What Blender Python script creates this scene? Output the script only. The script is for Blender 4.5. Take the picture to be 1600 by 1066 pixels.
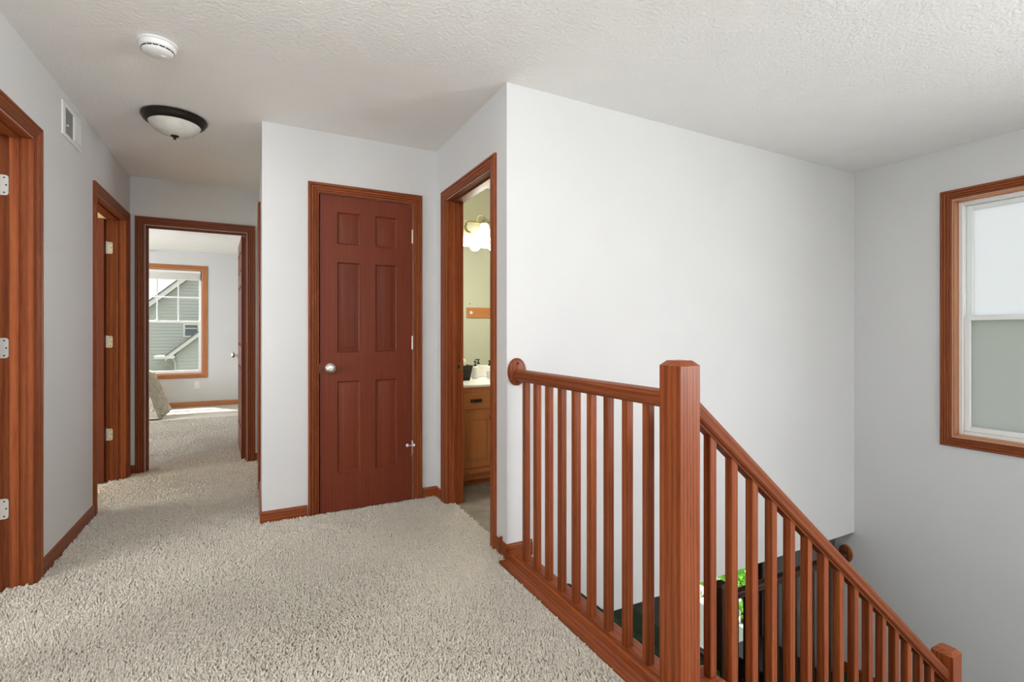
import bpy, math, random
import numpy as np
from mathutils import Vector, Matrix
random.seed(7); rng = np.random.default_rng(7)
for o in list(bpy.data.objects): bpy.data.objects.remove(o)
S = bpy.context.scene; COL = S.collection
PI = math.pi; R = math.radians

# ------------------------------------------------------------------ camera, sky, sun, added fill lamps, exposure
EYE = 1.158
cam_d = bpy.data.cameras.new('camera'); cam = bpy.data.objects.new('camera', cam_d); COL.objects.link(cam)
cam_d.sensor_width = 36; cam_d.lens = 36 * 772.83 / 1600; cam_d.shift_y = -12.1 / 1600
cam_d.clip_start = 0.02; cam_d.clip_end = 300
cam.location = (0, 0, EYE); cam.rotation_euler = (R(90), 0, -R(27.529))
S.camera = cam

W = bpy.data.worlds.new('sky'); S.world = W; W.use_nodes = True
bg = W.node_tree.nodes['Background']; bg.inputs[0].default_value = (.93, .97, 1, 1); bg.inputs[1].default_value = 1.15

sun_d = bpy.data.lights.new('sun', 'SUN'); sun_d.energy = 9; sun_d.angle = R(.6); sun_d.color = (1, .95, .86)
sun = bpy.data.objects.new('sun', sun_d); COL.objects.link(sun)
sun.rotation_euler = Vector((.30, -.42, -1.0)).to_track_quat('-Z', 'Y').to_euler()

def window_fill(name, loc, direction, w, h, power, col=(.97, .985, 1)):
    """added fill light: an area lamp just outside the panes of an unseen window"""
    l = bpy.data.lights.new(name, 'AREA'); l.shape = 'RECTANGLE'; l.size = w; l.size_y = h; l.energy = power; l.color = col
    o = bpy.data.objects.new(name, l); COL.objects.link(o); o.location = loc
    o.rotation_euler = Vector(direction).to_track_quat('-Z', 'Z').to_euler()
    return o
window_fill('fill_loft_window', (.35, -2.85, 1.35), (0, 1, 0), 1.6, 1.6, 6)  # fill lamps added at unseen windows to raise and even out brightness
window_fill('fill_foyer_window', (2.75, -2.85, 1.35), (0, 1, 0), 1.6, 1.6, 3)
window_fill('fill_foyer_low_window', (2.75, -2.85, -1.45), (0, 1, 0), 1.6, 1.6, 38)
window_fill('fill_foyer_side_window', (4.55, -1.45, 1.35), (-1, 0, 0), 1.6, 1.6, 215)
window_fill('fill_bedroom_side_window', (-3.5, 7.2, 1.4), (1, 0, 0), 1.6, 1.6, 120)
window_fill('fill_left_room_window', (-3.5, 1.3, 1.4), (1, 0, 0), 1.6, 1.6, 110)
window_fill('fill_yellow_room_window', (-3.5, 4.28, 1.4), (1, 0, 0), 1.2, 1.6, 85)

S.view_settings.view_transform = 'Standard'; S.view_settings.look = 'None'
S.view_settings.exposure = 0.08; S.view_settings.gamma = 1; S.view_settings.use_curve_mapping = False

# ------------------------------------------------------------------ materials
def new_mat(name):
    m = bpy.data.materials.new(name); m.use_nodes = True
    nt = m.node_tree; return m, nt, nt.nodes['Principled BSDF']
def lin(c):
    return tuple(((v / 255) / 12.92 if v / 255 < .04045 else ((v / 255 + .055) / 1.055) ** 2.4) for v in c) + (1,)
def plain(name, col, rough=.5, metal=0, spec=.5, coat=0):
    m, nt, b = new_mat(name)
    b.inputs['Base Color'].default_value = col if len(col) == 4 else tuple(col) + (1,)
    b.inputs['Roughness'].default_value = rough; b.inputs['Metallic'].default_value = metal
    b.inputs['Specular IOR Level'].default_value = spec; b.inputs['Coat Weight'].default_value = coat
    return m
def link(nt, a, b): nt.links.new(a, b)
def node(nt, t, **k):
    n = nt.nodes.new(t)
    for a, v in k.items(): setattr(n, a, v)
    return n
def textured(name, c1, c2, scale, rough=.6, bump=.0, bscale=80, bdist=.002, spec=.3, detail=4):
    m, nt, b = new_mat(name)
    tc = node(nt, 'ShaderNodeTexCoord'); n = node(nt, 'ShaderNodeTexNoise'); n.inputs['Scale'].default_value = scale; n.inputs['Detail'].default_value = detail
    link(nt, tc.outputs['Object'], n.inputs['Vector'])
    r = node(nt, 'ShaderNodeValToRGB'); r.color_ramp.elements[0].position = .3; r.color_ramp.elements[1].position = .7
    r.color_ramp.elements[0].color = tuple(c1) + (1,); r.color_ramp.elements[1].color = tuple(c2) + (1,)
    link(nt, n.outputs['Fac'], r.inputs['Fac']); link(nt, r.outputs['Color'], b.inputs['Base Color'])
    b.inputs['Roughness'].default_value = rough; b.inputs['Specular IOR Level'].default_value = spec
    if bump:
        n2 = node(nt, 'ShaderNodeTexNoise'); n2.inputs['Scale'].default_value = bscale; n2.inputs['Detail'].default_value = 3
        link(nt, tc.outputs['Object'], n2.inputs['Vector'])
        bp = node(nt, 'ShaderNodeBump'); bp.inputs['Strength'].default_value = bump; bp.inputs['Distance'].default_value = bdist
        link(nt, n2.outputs['Fac'], bp.inputs['Height']); link(nt, bp.outputs['Normal'], b.inputs['Normal'])
    return m
def wood(name, dark, mid, light, axis, rough=.38, grain=1.0, spec=.4, coat=.12):
    """stained oak: long streaks along one axis with pores and cathedral waves"""
    m, nt, b = new_mat(name)
    tc = node(nt, 'ShaderNodeTexCoord'); oi = node(nt, 'ShaderNodeObjectInfo')
    off = node(nt, 'ShaderNodeVectorMath', operation='SCALE'); off.inputs[0].default_value = (17.3, 9.1, 23.7)
    link(nt, oi.outputs['Random'], off.inputs['Scale'])
    add = node(nt, 'ShaderNodeVectorMath', operation='ADD'); link(nt, tc.outputs['Object'], add.inputs[0]); link(nt, off.outputs[0], add.inputs[1])
    def mapped(across, along):
        mp = node(nt, 'ShaderNodeMapping'); sc = [across] * 3; sc['xyz'.index(axis)] = along
        mp.inputs['Scale'].default_value = sc; link(nt, add.outputs[0], mp.inputs['Vector']); return mp.outputs['Vector']
    n1 = node(nt, 'ShaderNodeTexNoise'); n1.inputs['Scale'].default_value = 1; n1.inputs['Detail'].default_value = 5; n1.inputs['Roughness'].default_value = .65
    n1.inputs['Distortion'].default_value = .6
    link(nt, mapped(70, 2.2), n1.inputs['Vector'])
    n2 = node(nt, 'ShaderNodeTexNoise'); n2.inputs['Scale'].default_value = 1; n2.inputs['Detail'].default_value = 2
    link(nt, mapped(420, 14), n2.inputs['Vector'])
    wv = node(nt, 'ShaderNodeTexWave', wave_type='RINGS'); wv.rings_direction = axis.upper()
    wv.inputs['Scale'].default_value = 1; wv.inputs['Distortion'].default_value = 5; wv.inputs['Detail'].default_value = 3; wv.inputs['Detail Scale'].default_value = 1.2
    link(nt, mapped(24, .9), wv.inputs['Vector'])
    mx = node(nt, 'ShaderNodeMix', data_type='FLOAT'); mx.inputs[0].default_value = .30
    link(nt, n1.outputs['Fac'], mx.inputs[2]); link(nt, wv.outputs['Fac'], mx.inputs[3])
    mx2 = node(nt, 'ShaderNodeMix', data_type='FLOAT'); mx2.inputs[0].default_value = .40 * grain
    link(nt, mx.outputs[0], mx2.inputs[2]); link(nt, n2.outputs['Fac'], mx2.inputs[3])
    r = node(nt, 'ShaderNodeValToRGB'); e = r.color_ramp.elements
    e[0].position = .5 - .28 / max(grain, .3) ** .3; e[0].color = tuple(dark) + (1,); e[1].position = .5 + .25; e[1].color = tuple(light) + (1,)
    k = e.new(.48); k.color = tuple(mid) + (1,)
    link(nt, mx2.outputs[0], r.inputs['Fac'])
    hs = node(nt, 'ShaderNodeHueSaturation')
    mr = node(nt, 'ShaderNodeMapRange'); mr.inputs['To Min'].default_value = .84; mr.inputs['To Max'].default_value = 1.14
    link(nt, oi.outputs['Random'], mr.inputs['Value']); link(nt, mr.outputs['Result'], hs.inputs['Value'])
    link(nt, r.outputs['Color'], hs.inputs['Color']); link(nt, hs.outputs['Color'], b.inputs['Base Color'])
    b.inputs['Roughness'].default_value = rough; b.inputs['Specular IOR Level'].default_value = spec; b.inputs['Coat Weight'].default_value = coat
    b.inputs['Coat Roughness'].default_value = .25
    bp = node(nt, 'ShaderNodeBump'); bp.inputs['Strength'].default_value = .25 * grain; bp.inputs['Distance'].default_value = .0006
    link(nt, mx2.outputs[0], bp.inputs['Height']); link(nt, bp.outputs['Normal'], b.inputs['Normal'])
    return m
M = {}
for ax in 'xyz':
    M['oak_' + ax] = wood('stained_oak_' + ax, (.080, .015, .005), (.215, .049, .013), (.335, .098, .028), ax, rough=.42, spec=.22, coat=.04)
    M['door_' + ax] = wood('cherry_door_' + ax, (.115, .022, .010), (.150, .031, .014), (.185, .042, .019), ax, rough=.42, grain=.4, spec=.2, coat=.04)
    M['maple_' + ax] = wood('maple_cabinet_' + ax, (.34, .115, .032), (.46, .165, .05), (.56, .22, .075), ax, grain=.5)
    M['dark_' + ax] = wood('dark_wood_' + ax, (.02, .009, .005), (.045, .02, .010), (.07, .03, .016), ax, grain=.5)
    M['fir_' + ax] = wood('light_oak_' + ax, (.30, .10, .03), (.45, .17, .06), (.58, .25, .10), ax, grain=.6)
M['wall'] = textured('grey_white_wall_paint', (.640, .642, .640), (.660, .662, .660), 3, .75, .12, 140, .001, .2)
M['ceiling'] = textured('textured_ceiling_paint', (.86, .85, .83), (.88, .87, .85), 5, .9, .7, 70, .006, .1)
M['sage'] = textured('pale_sage_bath_paint', (.60, .605, .49), (.62, .625, .51), 3, .7, .1, 140, .001, .2)
M['olive'] = textured('yellow_room_paint', (.66, .58, .32), (.70, .62, .35), 3, .8)
M['carpet_base'] = textured('carpet_backing_beige', (.74, .67, .56), (.96, .91, .81), 190, .95, 1, 210, .010, .05)
M['carpet'] = textured('carpet_yarn_beige', (.76, .68, .56), (1.0, .96, .88), 150, .95, 0, spec=.05)
def fibrous(m, f):
    # yarn lets part of the light through
    nt = m.node_tree; b = nt.nodes['Principled BSDF']; src = b.inputs['Base Color'].links[0].from_socket
    t = node(nt, 'ShaderNodeBsdfTranslucent'); x = node(nt, 'ShaderNodeMixShader'); x.inputs[0].default_value = f
    link(nt, src, t.inputs['Color']); link(nt, b.outputs[0], x.inputs[1]); link(nt, t.outputs[0], x.inputs[2]); link(nt, x.outputs[0], nt.nodes['Material Output'].inputs[0])
fibrous(M['carpet'], .2)
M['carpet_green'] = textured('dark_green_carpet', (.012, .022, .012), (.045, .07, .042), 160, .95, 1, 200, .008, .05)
M['tile'] = textured('grey_brown_tile', (.13, .115, .095), (.27, .245, .205), 9, .35, .15, 30, .001, .4, 6)
M['grout'] = plain('pale_grout', (.55, .52, .46), .8)
M['white'] = plain('white_plastic', (.82, .82, .81), .4)
M['vinyl'] = plain('white_vinyl', (.80, .82, .81), .35)
M['nickel'] = plain('brushed_nickel', (.72, .71, .69), .28, 1)
M['chrome'] = plain('chrome', (.85, .85, .85), .12, 1)
M['steel'] = plain('painted_hinge_steel', (.70, .70, .68), .35, .6)
M['bronze'] = plain('oil_rubbed_bronze', (.018, .012, .009), .3, .5)
M['black'] = plain('black', (.01, .01, .01), .5)
M['mirror'] = plain('mirror_silver', (.90, .92, .90), .0, 1)
M['marble'] = plain('white_cultured_marble', (.86, .85, .80), .15)
M['brass'] = plain('aged_brass', (.42, .36, .20), .3, .9)
M['wicker'] = textured('dark_wicker', (.012, .010, .008), (.05, .045, .04), 130, .7, 1, 150, .004)
M['cream'] = plain('cream_paper', (.75, .70, .48), .7)
M['bedspread'] = textured('ivory_quilted_bedspread', (.40, .36, .27), (.62, .58, .48), 14, .9, 1, 45, .02, .05)
M['siding'] = plain('grey_green_siding', (.50, .525, .475), .7)
M['trimwhite'] = plain('white_house_trim', (.80, .79, .74), .6)
M['shingle'] = textured('grey_shingles', (.10, .10, .10), (.2, .19, .18), 20, .9)
M['grass'] = textured('lawn_grass', (.13, .16, .10), (.21, .24, .17), 6, .9)
M['leaf'] = textured('fresh_green_leaf', (.14, .45, .04), (.34, .70, .12), 9, .6); fibrous(M['leaf'], .4)
M['blind'] = plain('white_blind', (.80, .79, .76), .7)
def mat_glass(name, tint=(1, 1, 1), refl=.06):
    m, nt, b = new_mat(name); nt.nodes.remove(b)
    t = node(nt, 'ShaderNodeBsdfTransparent'); t.inputs[0].default_value = tuple(tint) + (1,)
    g = node(nt, 'ShaderNodeBsdfGlossy'); g.inputs['Roughness'].default_value = .02
    x = node(nt, 'ShaderNodeMixShader'); x.inputs[0].default_value = refl
    link(nt, t.outputs[0], x.inputs[1]); link(nt, g.outputs[0], x.inputs[2]); link(nt, x.outputs[0], nt.nodes['Material Output'].inputs[0]); return m
def mat_frost(name, col, refl=.05, through=.0):
    m, nt, b = new_mat(name); nt.nodes.remove(b)
    t = node(nt, 'ShaderNodeBsdfTranslucent'); t.inputs[0].default_value = tuple(col) + (1,)
    g = node(nt, 'ShaderNodeBsdfGlossy'); g.inputs['Roughness'].default_value = .35
    x = node(nt, 'ShaderNodeMixShader'); x.inputs[0].default_value = refl
    link(nt, t.outputs[0], x.inputs[1]); link(nt, g.outputs[0], x.inputs[2]); link(nt, x.outputs[0], nt.nodes['Material Output'].inputs[0]); return m
def mat_emit(name, col, e):
    m, nt, b = new_mat(name); b.inputs['Base Color'].default_value = tuple(col) + (1,)
    b.inputs['Emission Color'].default_value = tuple(col) + (1,); b.inputs['Emission Strength'].default_value = e; return m
M['glass'] = mat_glass('window_glass')
M['tumbler'] = mat_glass('clear_glass', (.96, .97, .96), .14)
M['frost_up'] = mat_frost('frosted_glass', (.86, .865, .90))
M['frost_low'] = mat_frost('frosted_glass_behind_screen', (.60, .61, .60))
M['shade_lit'] = mat_emit('lit_glass_shade', (1, .97, .86), 1.7)
M['alabaster'] = textured('alabaster_glass', (.62, .61, .56), (.74, .73, .68), 14, .25, spec=.5)

# ------------------------------------------------------------------ mesh building
class MB:
    def __init__(s): s.v = []; s.f = []
    def add(s, v, f):
        n = len(s.v); s.v += [tuple(p) for p in v]; s.f += [tuple(i + n for i in q) for q in f]; return s
    def box(s, x0, x1, y0, y1, z0, z1):
        v = [(x, y, z) for z in (z0, z1) for y in (y0, y1) for x in (x0, x1)]
        return s.add(v, [(0, 2, 3, 1), (4, 5, 7, 6), (0, 1, 5, 4), (2, 6, 7, 3), (0, 4, 6, 2), (1, 3, 7, 5)])
    def cbox(s, x0, x1, y0, y1, z0, z1, c):
        """box with all edges chamfered by c"""
        def ring(i, z):
            a0, a1, b0, b1 = x0 + i, x1 - i, y0 + i, y1 - i
            return [(a0 + c, b0, z), (a1 - c, b0, z), (a1, b0 + c, z), (a1, b1 - c, z), (a1 - c, b1, z), (a0 + c, b1, z), (a0, b1 - c, z), (a0, b0 + c, z)]
        return s.loft([ring(c, z0), ring(0, z0 + c), ring(0, z1 - c), ring(c, z1)])
    def loft(s, rings, caps=True, closed=True):
        m = len(rings[0]); v = [p for r in rings for p in r]; f = []
        for i in range(len(rings) - 1):
            for j in range(m if closed else m - 1):
                k = (j + 1) % m; f.append((i * m + j, i * m + k, (i + 1) * m + k, (i + 1) * m + j))
        if caps: f.append(tuple(range(m))[::-1]); f.append(tuple(range((len(rings) - 1) * m, len(rings) * m)))
        return s.add(v, f)
    def lathe(s, prof, c=(0, 0, 0), n=24, axis='z', caps=True, sx=1, sy=1):
        rings = []
        for r, h in prof:
            ring = []
            for i in range(n):
                a = 2 * PI * i / n; p = (r * math.cos(a) * sx, r * math.sin(a) * sy, h)
                if axis == 'x': p = (p[2], p[0], p[1])
                if axis == 'y': p = (p[0], p[2], p[1])
                ring.append((c[0] + p[0], c[1] + p[1], c[2] + p[2]))
            rings.append(ring)
        return s.loft(rings, caps)
    def tube(s, path, r, n=8):
        P = [Vector(p) for p in path]; rings = []
        for i, p in enumerate(P):
            t = (P[min(i + 1, len(P) - 1)] - P[max(i - 1, 0)]).normalized()
            a = Vector((0, 0, 1)) if abs(t.z) < .9 else Vector((1, 0, 0))
            u = t.cross(a).normalized(); w = t.cross(u)
            rr = r[i] if isinstance(r, (list, tuple)) else r
            rings.append([p + (u * math.cos(2 * PI * k / n) + w * math.sin(2 * PI * k / n)) * rr for k in range(n)])
        return s.loft(rings)
    def mesh(s, name, smooth=True):
        me = bpy.data.meshes.new(name); me.from_pydata(s.v, [], s.f)
        import bmesh
        bm = bmesh.new(); bm.from_mesh(me); bmesh.ops.recalc_face_normals(bm, faces=bm.faces[:]); bm.to_mesh(me); bm.free()
        if smooth:
            for p in me.polygons: p.use_smooth = True
            me.set_sharp_from_angle(angle=R(32))
        return me
    def build(s, name, mat, parent=None, loc=(0, 0, 0), rot=(0, 0, 0), smooth=True):
        return put(name, s.mesh(name, smooth), mat, parent, loc, rot)
def put(name, me, mat, parent=None, loc=(0, 0, 0), rot=(0, 0, 0)):
    if not me.materials: me.materials.append(M[mat] if isinstance(mat, str) else mat)
    o = bpy.data.objects.new(name, me); COL.objects.link(o); o.parent = parent; o.location = loc; o.rotation_euler = rot
    return o
def box(*a): return MB().box(*a)
def tag(o, label, cat, group=None, kind=None):
    o['label'] = label; o['category'] = cat
    if group: o['group'] = group
    if kind: o['kind'] = kind
    return o
def thing(name, label, cat, loc=(0, 0, 0), rz=0, group=None, kind=None):
    o = bpy.data.objects.new(name, None); COL.objects.link(o); o.location = loc; o.rotation_euler = (0, 0, rz); o.empty_display_size = .1
    return tag(o, label, cat, group, kind)
def struct(name, mb, mat, label, cat):
    return tag(mb.build(name, mat), label, cat, kind='structure')

# ------------------------------------------------------------------ the plan (metres; hall runs along +Y, stairs descend along +X)
XL, YE, XC, YC, XB, YS, XR = -.897, 5.008, .042, 3.346, 1.143, 2.251, 4.272
T = .115; CZ = 2.44; LZ = -2.8; SOF = -.438; YBK = -2.6; XLL = -3.2; YBED = 9.23; XBR = 1.35; YBN = 4.0; XBE = 3.4; YLN = 6.0
CARPET = .018
def wall_y(y0, y1, x0, x1, z0, z1, holes):
    """wall slab between two y planes; holes (xa, xb, za, zb)"""
    mb = MB(); xs = x0
    for xa, xb, za, zb in sorted(holes):
        if xa > xs: mb.box(xs, xa, y0, y1, z0, z1)
        if za > z0: mb.box(xa, xb, y0, y1, z0, za)
        if zb < z1: mb.box(xa, xb, y0, y1, zb, z1)
        xs = xb
    if xs < x1: mb.box(xs, x1, y0, y1, z0, z1)
    return mb
def wall_x(x0, x1, y0, y1, z0, z1, holes):
    mb = wall_y(x0, x1, y0, y1, z0, z1, holes); mb.v = [(b, a, c) for a, b, c in mb.v]; return mb
DH = 2.05   # clear door height
struct('wall_left', wall_x(XL - T, XL, YBK, YE, 0, CZ, [(2.26, 3.02, 0, DH), (4.03, 4.86, 0, DH)]), 'wall', 'long grey-white hallway wall with two open doorways and a return air grille', 'wall')
struct('wall_end', wall_y(YE, YE + T, XLL, XBR, 0, CZ, [(-.795, -.06, 0, DH)]), 'wall', 'short grey-white wall closing the hallway around the bedroom doorway', 'wall')
struct('wall_passage_right', wall_x(XC, XC + T, YC + T, YE, 0, CZ, [(4.12, 4.88, 0, DH)]), 'wall', 'grey-white wall on the closet side of the narrow hallway', 'wall')
struct('wall_closet', wall_y(YC, YC + T, XC, XB, 0, CZ, [(.362, .972, 0, DH)]), 'wall', 'grey-white wall around the closed six-panel closet door', 'wall')
struct('wall_bath', wall_x(XB, XB + T, YS + .001, YBN, 0, CZ, [(2.437, 3.148, 0, DH)]), 'wall', 'grey-white wall around the bathroom doorway', 'wall')
struct('wall_stair', wall_y(YS, YS + T, XB + T, XR, SOF, CZ, []).box(XB, XB + T, YS, YS + .001, SOF, CZ), 'wall', 'broad bright grey-white wall above the stairwell ending in a free lower edge', 'wall')
WZ0, WZ1, WY0, WY1 = .447, 2.076, .66, 1.62
struct('wall_right', wall_x(XR, XR + .15, YBK, 2.4, LZ, CZ, [(-2.3, -.6, .5, 2.2), (WY0, WY1, WZ0, WZ1)]), 'wall', 'tall grey-white outer wall of the stairwell with the frosted window', 'wall')
struct('wall_lower_right', wall_x(XR + .02, XR + .15, 2.4, YLN, LZ, SOF, [(3.14, 4.24, -2.35, -.62)]), 'wall', 'pale outer wall of the lower room with the garden window', 'wall')
struct('wall_back', wall_y(YBK - .15, YBK, XLL, 1.55, LZ, CZ, [(-.5, 1.2, .5, 2.2)]).add(*(lambda m: (m.v, m.f))(wall_y(YBK - .15, YBK, 1.55, XR + .15, SOF, CZ, [(1.9, 3.6, .5, 2.2)])))
       .add(*(lambda m: (m.v, m.f))(wall_y(YBK - .15, YBK, 1.55, XR + .15, LZ, SOF, [(1.9, 3.6, -2.3, -.6)]))), 'wall', 'outer wall of the loft and foyer with added large windows facing the stairs', 'wall')
struct('wall_bath_back', wall_y(YBN, YBN + T, XB, XBE + T, 0, CZ, []), 'sage', 'sage green bathroom wall behind the vanity mirror', 'wall')
struct('wall_bath_side', wall_x(XBE, XBE + T, YS + T, YBN, 0, CZ, []), 'sage', 'sage green end wall of the bathroom', 'wall')
struct('wall_bath_lining', wall_y(YS + T, YS + T + .006, XB + T, XBE, 0, CZ, []), 'sage', 'sage green bathroom wall carrying the hook board', 'wall')
struct('wall_bath_door_side', wall_x(XB + T, XB + T + .006, YS + T, YBN, 0, CZ, [(2.437, 3.148, 0, DH)]), 'sage', 'sage green bathroom wall around the inside of the doorway', 'wall')
struct('wall_closet_inside', wall_y(3.9, 3.95, XC + T, XB, 0, CZ, []), 'wall', 'grey-white wall at the back of the closet', 'wall')
struct('wall_bedroom_far', wall_y(YBED, YBED + .15, XLL, XBR, 0, CZ, [(-1.94, -.73, .52, 2.155)]), 'wall', 'grey-white bedroom wall around the grid window', 'wall')
struct('wall_bedroom_left', wall_x(XLL - .15, XLL, YBK, YBED + .15, 0, CZ, [(.45, 2.15, .55, 2.2), (3.65, 4.9, .55, 2.2), (6.35, 8.05, .55, 2.2)]), 'wall', 'outer bedroom wall with added side windows', 'wall')
struct('wall_bedroom_right', wall_x(XBR, XBR + T, YE, YBED + .15, 0, CZ, []), 'wall', 'grey-white bedroom wall behind the open door', 'wall')
struct('wall_left_rooms', wall_y(3.45, 3.55, XLL, XL - T, 0, CZ, []), 'olive', 'yellow partition between the two rooms left of the hallway', 'wall')
struct('wall_yellow_room', wall_y(YE - .03, YE, XLL, XL - T, 0, CZ, []), 'olive', 'yellow wall seen past the half open hallway door', 'wall')
struct('wall_lower_far', wall_y(YLN, YLN + .12, -1.2, XR + .15, LZ, SOF, []), 'wall', 'pale far wall of the lower room', 'wall')
struct('wall_lower_left', wall_x(-1.2, -1.08, YBK, YLN, LZ, SOF, []), 'wall', 'pale inner wall of the lower room', 'wall')
# floors and ceilings
struct('floor', MB().box(XLL, 1.235, YBK, YS, SOF, 0).box(XLL, XB, YS, YBED, SOF, 0), 'carpet_base', 'beige carpet of the upstairs hallway and bedroom', 'floor')
struct('floor_bath', box(XB, XR + .15, YS + .001, YLN, SOF, -.004), 'grout', 'bathroom floor slab with pale grout under the grey tiles', 'floor')
struct('ceiling', box(XLL - .15, XR + .15, YBK - .15, YBED + .15, CZ, CZ + .12), 'ceiling', 'flat off-white textured ceiling over hallway and stairwell', 'ceiling')
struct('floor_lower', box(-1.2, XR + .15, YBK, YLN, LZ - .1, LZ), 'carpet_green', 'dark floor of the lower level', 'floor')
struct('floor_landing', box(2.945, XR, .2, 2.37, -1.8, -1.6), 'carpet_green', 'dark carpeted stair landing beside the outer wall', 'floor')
struct('trim_1', box(1.235, 1.248, YBK, YS, SOF, -.002), 'wall', 'painted edge of the stair opening below the railing', 'trim')
# bathroom tiles
tf = bpy.data.objects['floor_bath']; ts = .305
tile_me = MB().cbox(0, ts - .005, 0, ts - .005, -.006, .0025, .0015).mesh('tile')
for i in range(7):
    for j in range(6):
        x, y = 1.205 + i * ts, 2.33 + j * ts
        if x + ts > XBE + .02: continue
        put('tile', tile_me, 'tile', tf, (x, y, 0))

# ------------------------------------------------------------------ mouldings
CAS = [(0, 0), (0, .008), (.003, .0105), (.010, .011), (.0125, .0075), (.016, .0125), (.024, .013), (.027, .0095), (.0305, .0145), (.042, .0155), (.045, .012), (.0485, .0175), (.058, .018), (.0635, .013), (.0635, 0)]
CW = .0635
def casing_leg(x, sgn, z0, z1, mit0=False, mit1=True):
    """vertical moulding; x inner edge, sgn outward direction, mitred ends"""
    return MB().loft([[(x + sgn * a, -p, z0 - (a if mit0 else 0)) for a, p in CAS], [(x + sgn * a, -p, z1 + (a if mit1 else 0)) for a, p in CAS]])
def casing_head(x0, x1, z, sgn=1):
    return MB().loft([[(x0 - a, -p, z + sgn * a) for a, p in CAS], [(x1 + a, -p, z + sgn * a) for a, p in CAS]])
BASE = [(0, 0), (.012, 0), (.012, .062), (.011, .070), (.008, .076), (.004, .080), (0, .081)]
def baseboard(name, p0, p1, nrm, label, mat, z=0, e0=0, e1=0):
    """baseboard along p0->p1 with outward normal nrm; e0/e1 mitre extension per depth"""
    p0 = Vector((*p0, z)); p1 = Vector((*p1, z)); n = Vector((*nrm, 0)); t = (p1 - p0).normalized()
    mb = MB().loft([[p0 + n * a - t * (a * e0) + Vector((0, 0, h)) for a, h in BASE], [p1 + n * a + t * (a * e1) + Vector((0, 0, h)) for a, h in BASE]])
    return struct(name, mb, mat, label, 'baseboard')
KR = .0045 + CW
baseboard('baseboard_left', (XL, 3.02 + KR), (XL, 4.03 - KR), (1, 0), 'stained oak baseboard along the left hallway wall between its two doorways', 'oak_y')
baseboard('baseboard_left_far', (XL, 4.86 + KR), (XL, YE), (1, 0), 'stub of stained oak baseboard at the far end of the left hallway wall', 'oak_y')
baseboard('baseboard_end_left', (XL, YE), (-.795 - KR, YE), (0, -1), 'tiny stained oak baseboard left of the bedroom doorway', 'oak_x')
baseboard('baseboard_end_right', (-.06 + KR, YE), (XC, YE), (0, -1), 'tiny stained oak baseboard right of the bedroom doorway', 'oak_x')
baseboard('baseboard_passage', (XC, YC), (XC, 4.12 - KR), (-1, 0), 'stained oak baseboard around the corner from the closet wall', 'oak_y', e0=1)
baseboard('baseboard_closet_left', (XC, YC), (.362 - KR, YC), (0, -1), 'stained oak baseboard from the hallway corner to the closet door casing', 'oak_x', e0=1)
baseboard('baseboard_closet_right', (.972 + KR, YC), (XB, YC), (0, -1), 'short stained oak baseboard between closet and bathroom door casings', 'oak_x', e1=-1)
baseboard('baseboard_bath_far', (XB, 3.148 + KR), (XB, YC), (-1, 0), 'narrow stained oak baseboard in the corner by the bathroom door', 'oak_y', e1=-1)
baseboard('baseboard_bath_near', (XB, YS), (XB, 2.437 - KR), (-1, 0), 'short stained oak baseboard between bathroom door and railing corner', 'oak_y', e0=1)
baseboard('baseboard_stair', (XB, YS), (1.29, YS), (0, -1), 'stained oak baseboard end behind the first railing baluster', 'oak_x', e0=1)
baseboard('baseboard_bedroom', (XLL, YBED), (XBR, YBED), (0, -1), 'oak baseboard below the bedroom window', 'fir_x')
baseboard('baseboard_landing', (XR, .2), (XR, 2.36), (-1, 0), 'stained oak baseboard on the outer wall along the stair landing', 'oak_y', z=-1.6)
struct('trim_2', MB().cbox(XB - .019, XB - .0005, 2.296, 2.304, 0, .105, .002), 'oak_z', 'small upright oak joint strip on the baseboard beside the bathroom door', 'trim')

# ------------------------------------------------------------------ door units
def rrect(y0, y1, z0, z1, rad, n=4, left=True, right=True):
    pts = []
    for (cy, cz, a0, on) in ((y1 - rad, z1 - rad, 0, right), (y0 + rad, z1 - rad, 90, left), (y0 + rad, z0 + rad, 180, left), (y1 - rad, z0 + rad, 270, right)):
        if on:
            for k in range(n + 1): a = R(a0 + 90 * k / n); pts.append((cy + rad * math.cos(a), cz + rad * math.sin(a)))
        else:
            pts.append((y1 if a0 in (0, 270) else y0, z1 if a0 in (0, 90) else z0))
    return pts
ROWS = [(.254, .847), (1.034, 1.617), (1.734, 1.939)]
LT = .035
def panel_mesh(w, h):
    d = LT / 2
    rings = []
    for ins, dep in ((0, 0), (.0025, .0065), (.008, .0105), (.013, .0105), (.036, .002), (.038, .0016)):
        rings.append([(ins, -d + dep, ins), (w - ins, -d + dep, ins), (w - ins, -d + dep, h - ins), (ins, -d + dep, h - ins)])
    mb = MB().loft(rings, caps=False); n = len(mb.v); mb.f.append((n - 4, n - 3, n - 2, n - 1))
    back = [(x, -y, z) for x, y, z in mb.v]; fb = [tuple(reversed(f)) for f in mb.f]
    return mb.add(back, fb)
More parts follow.
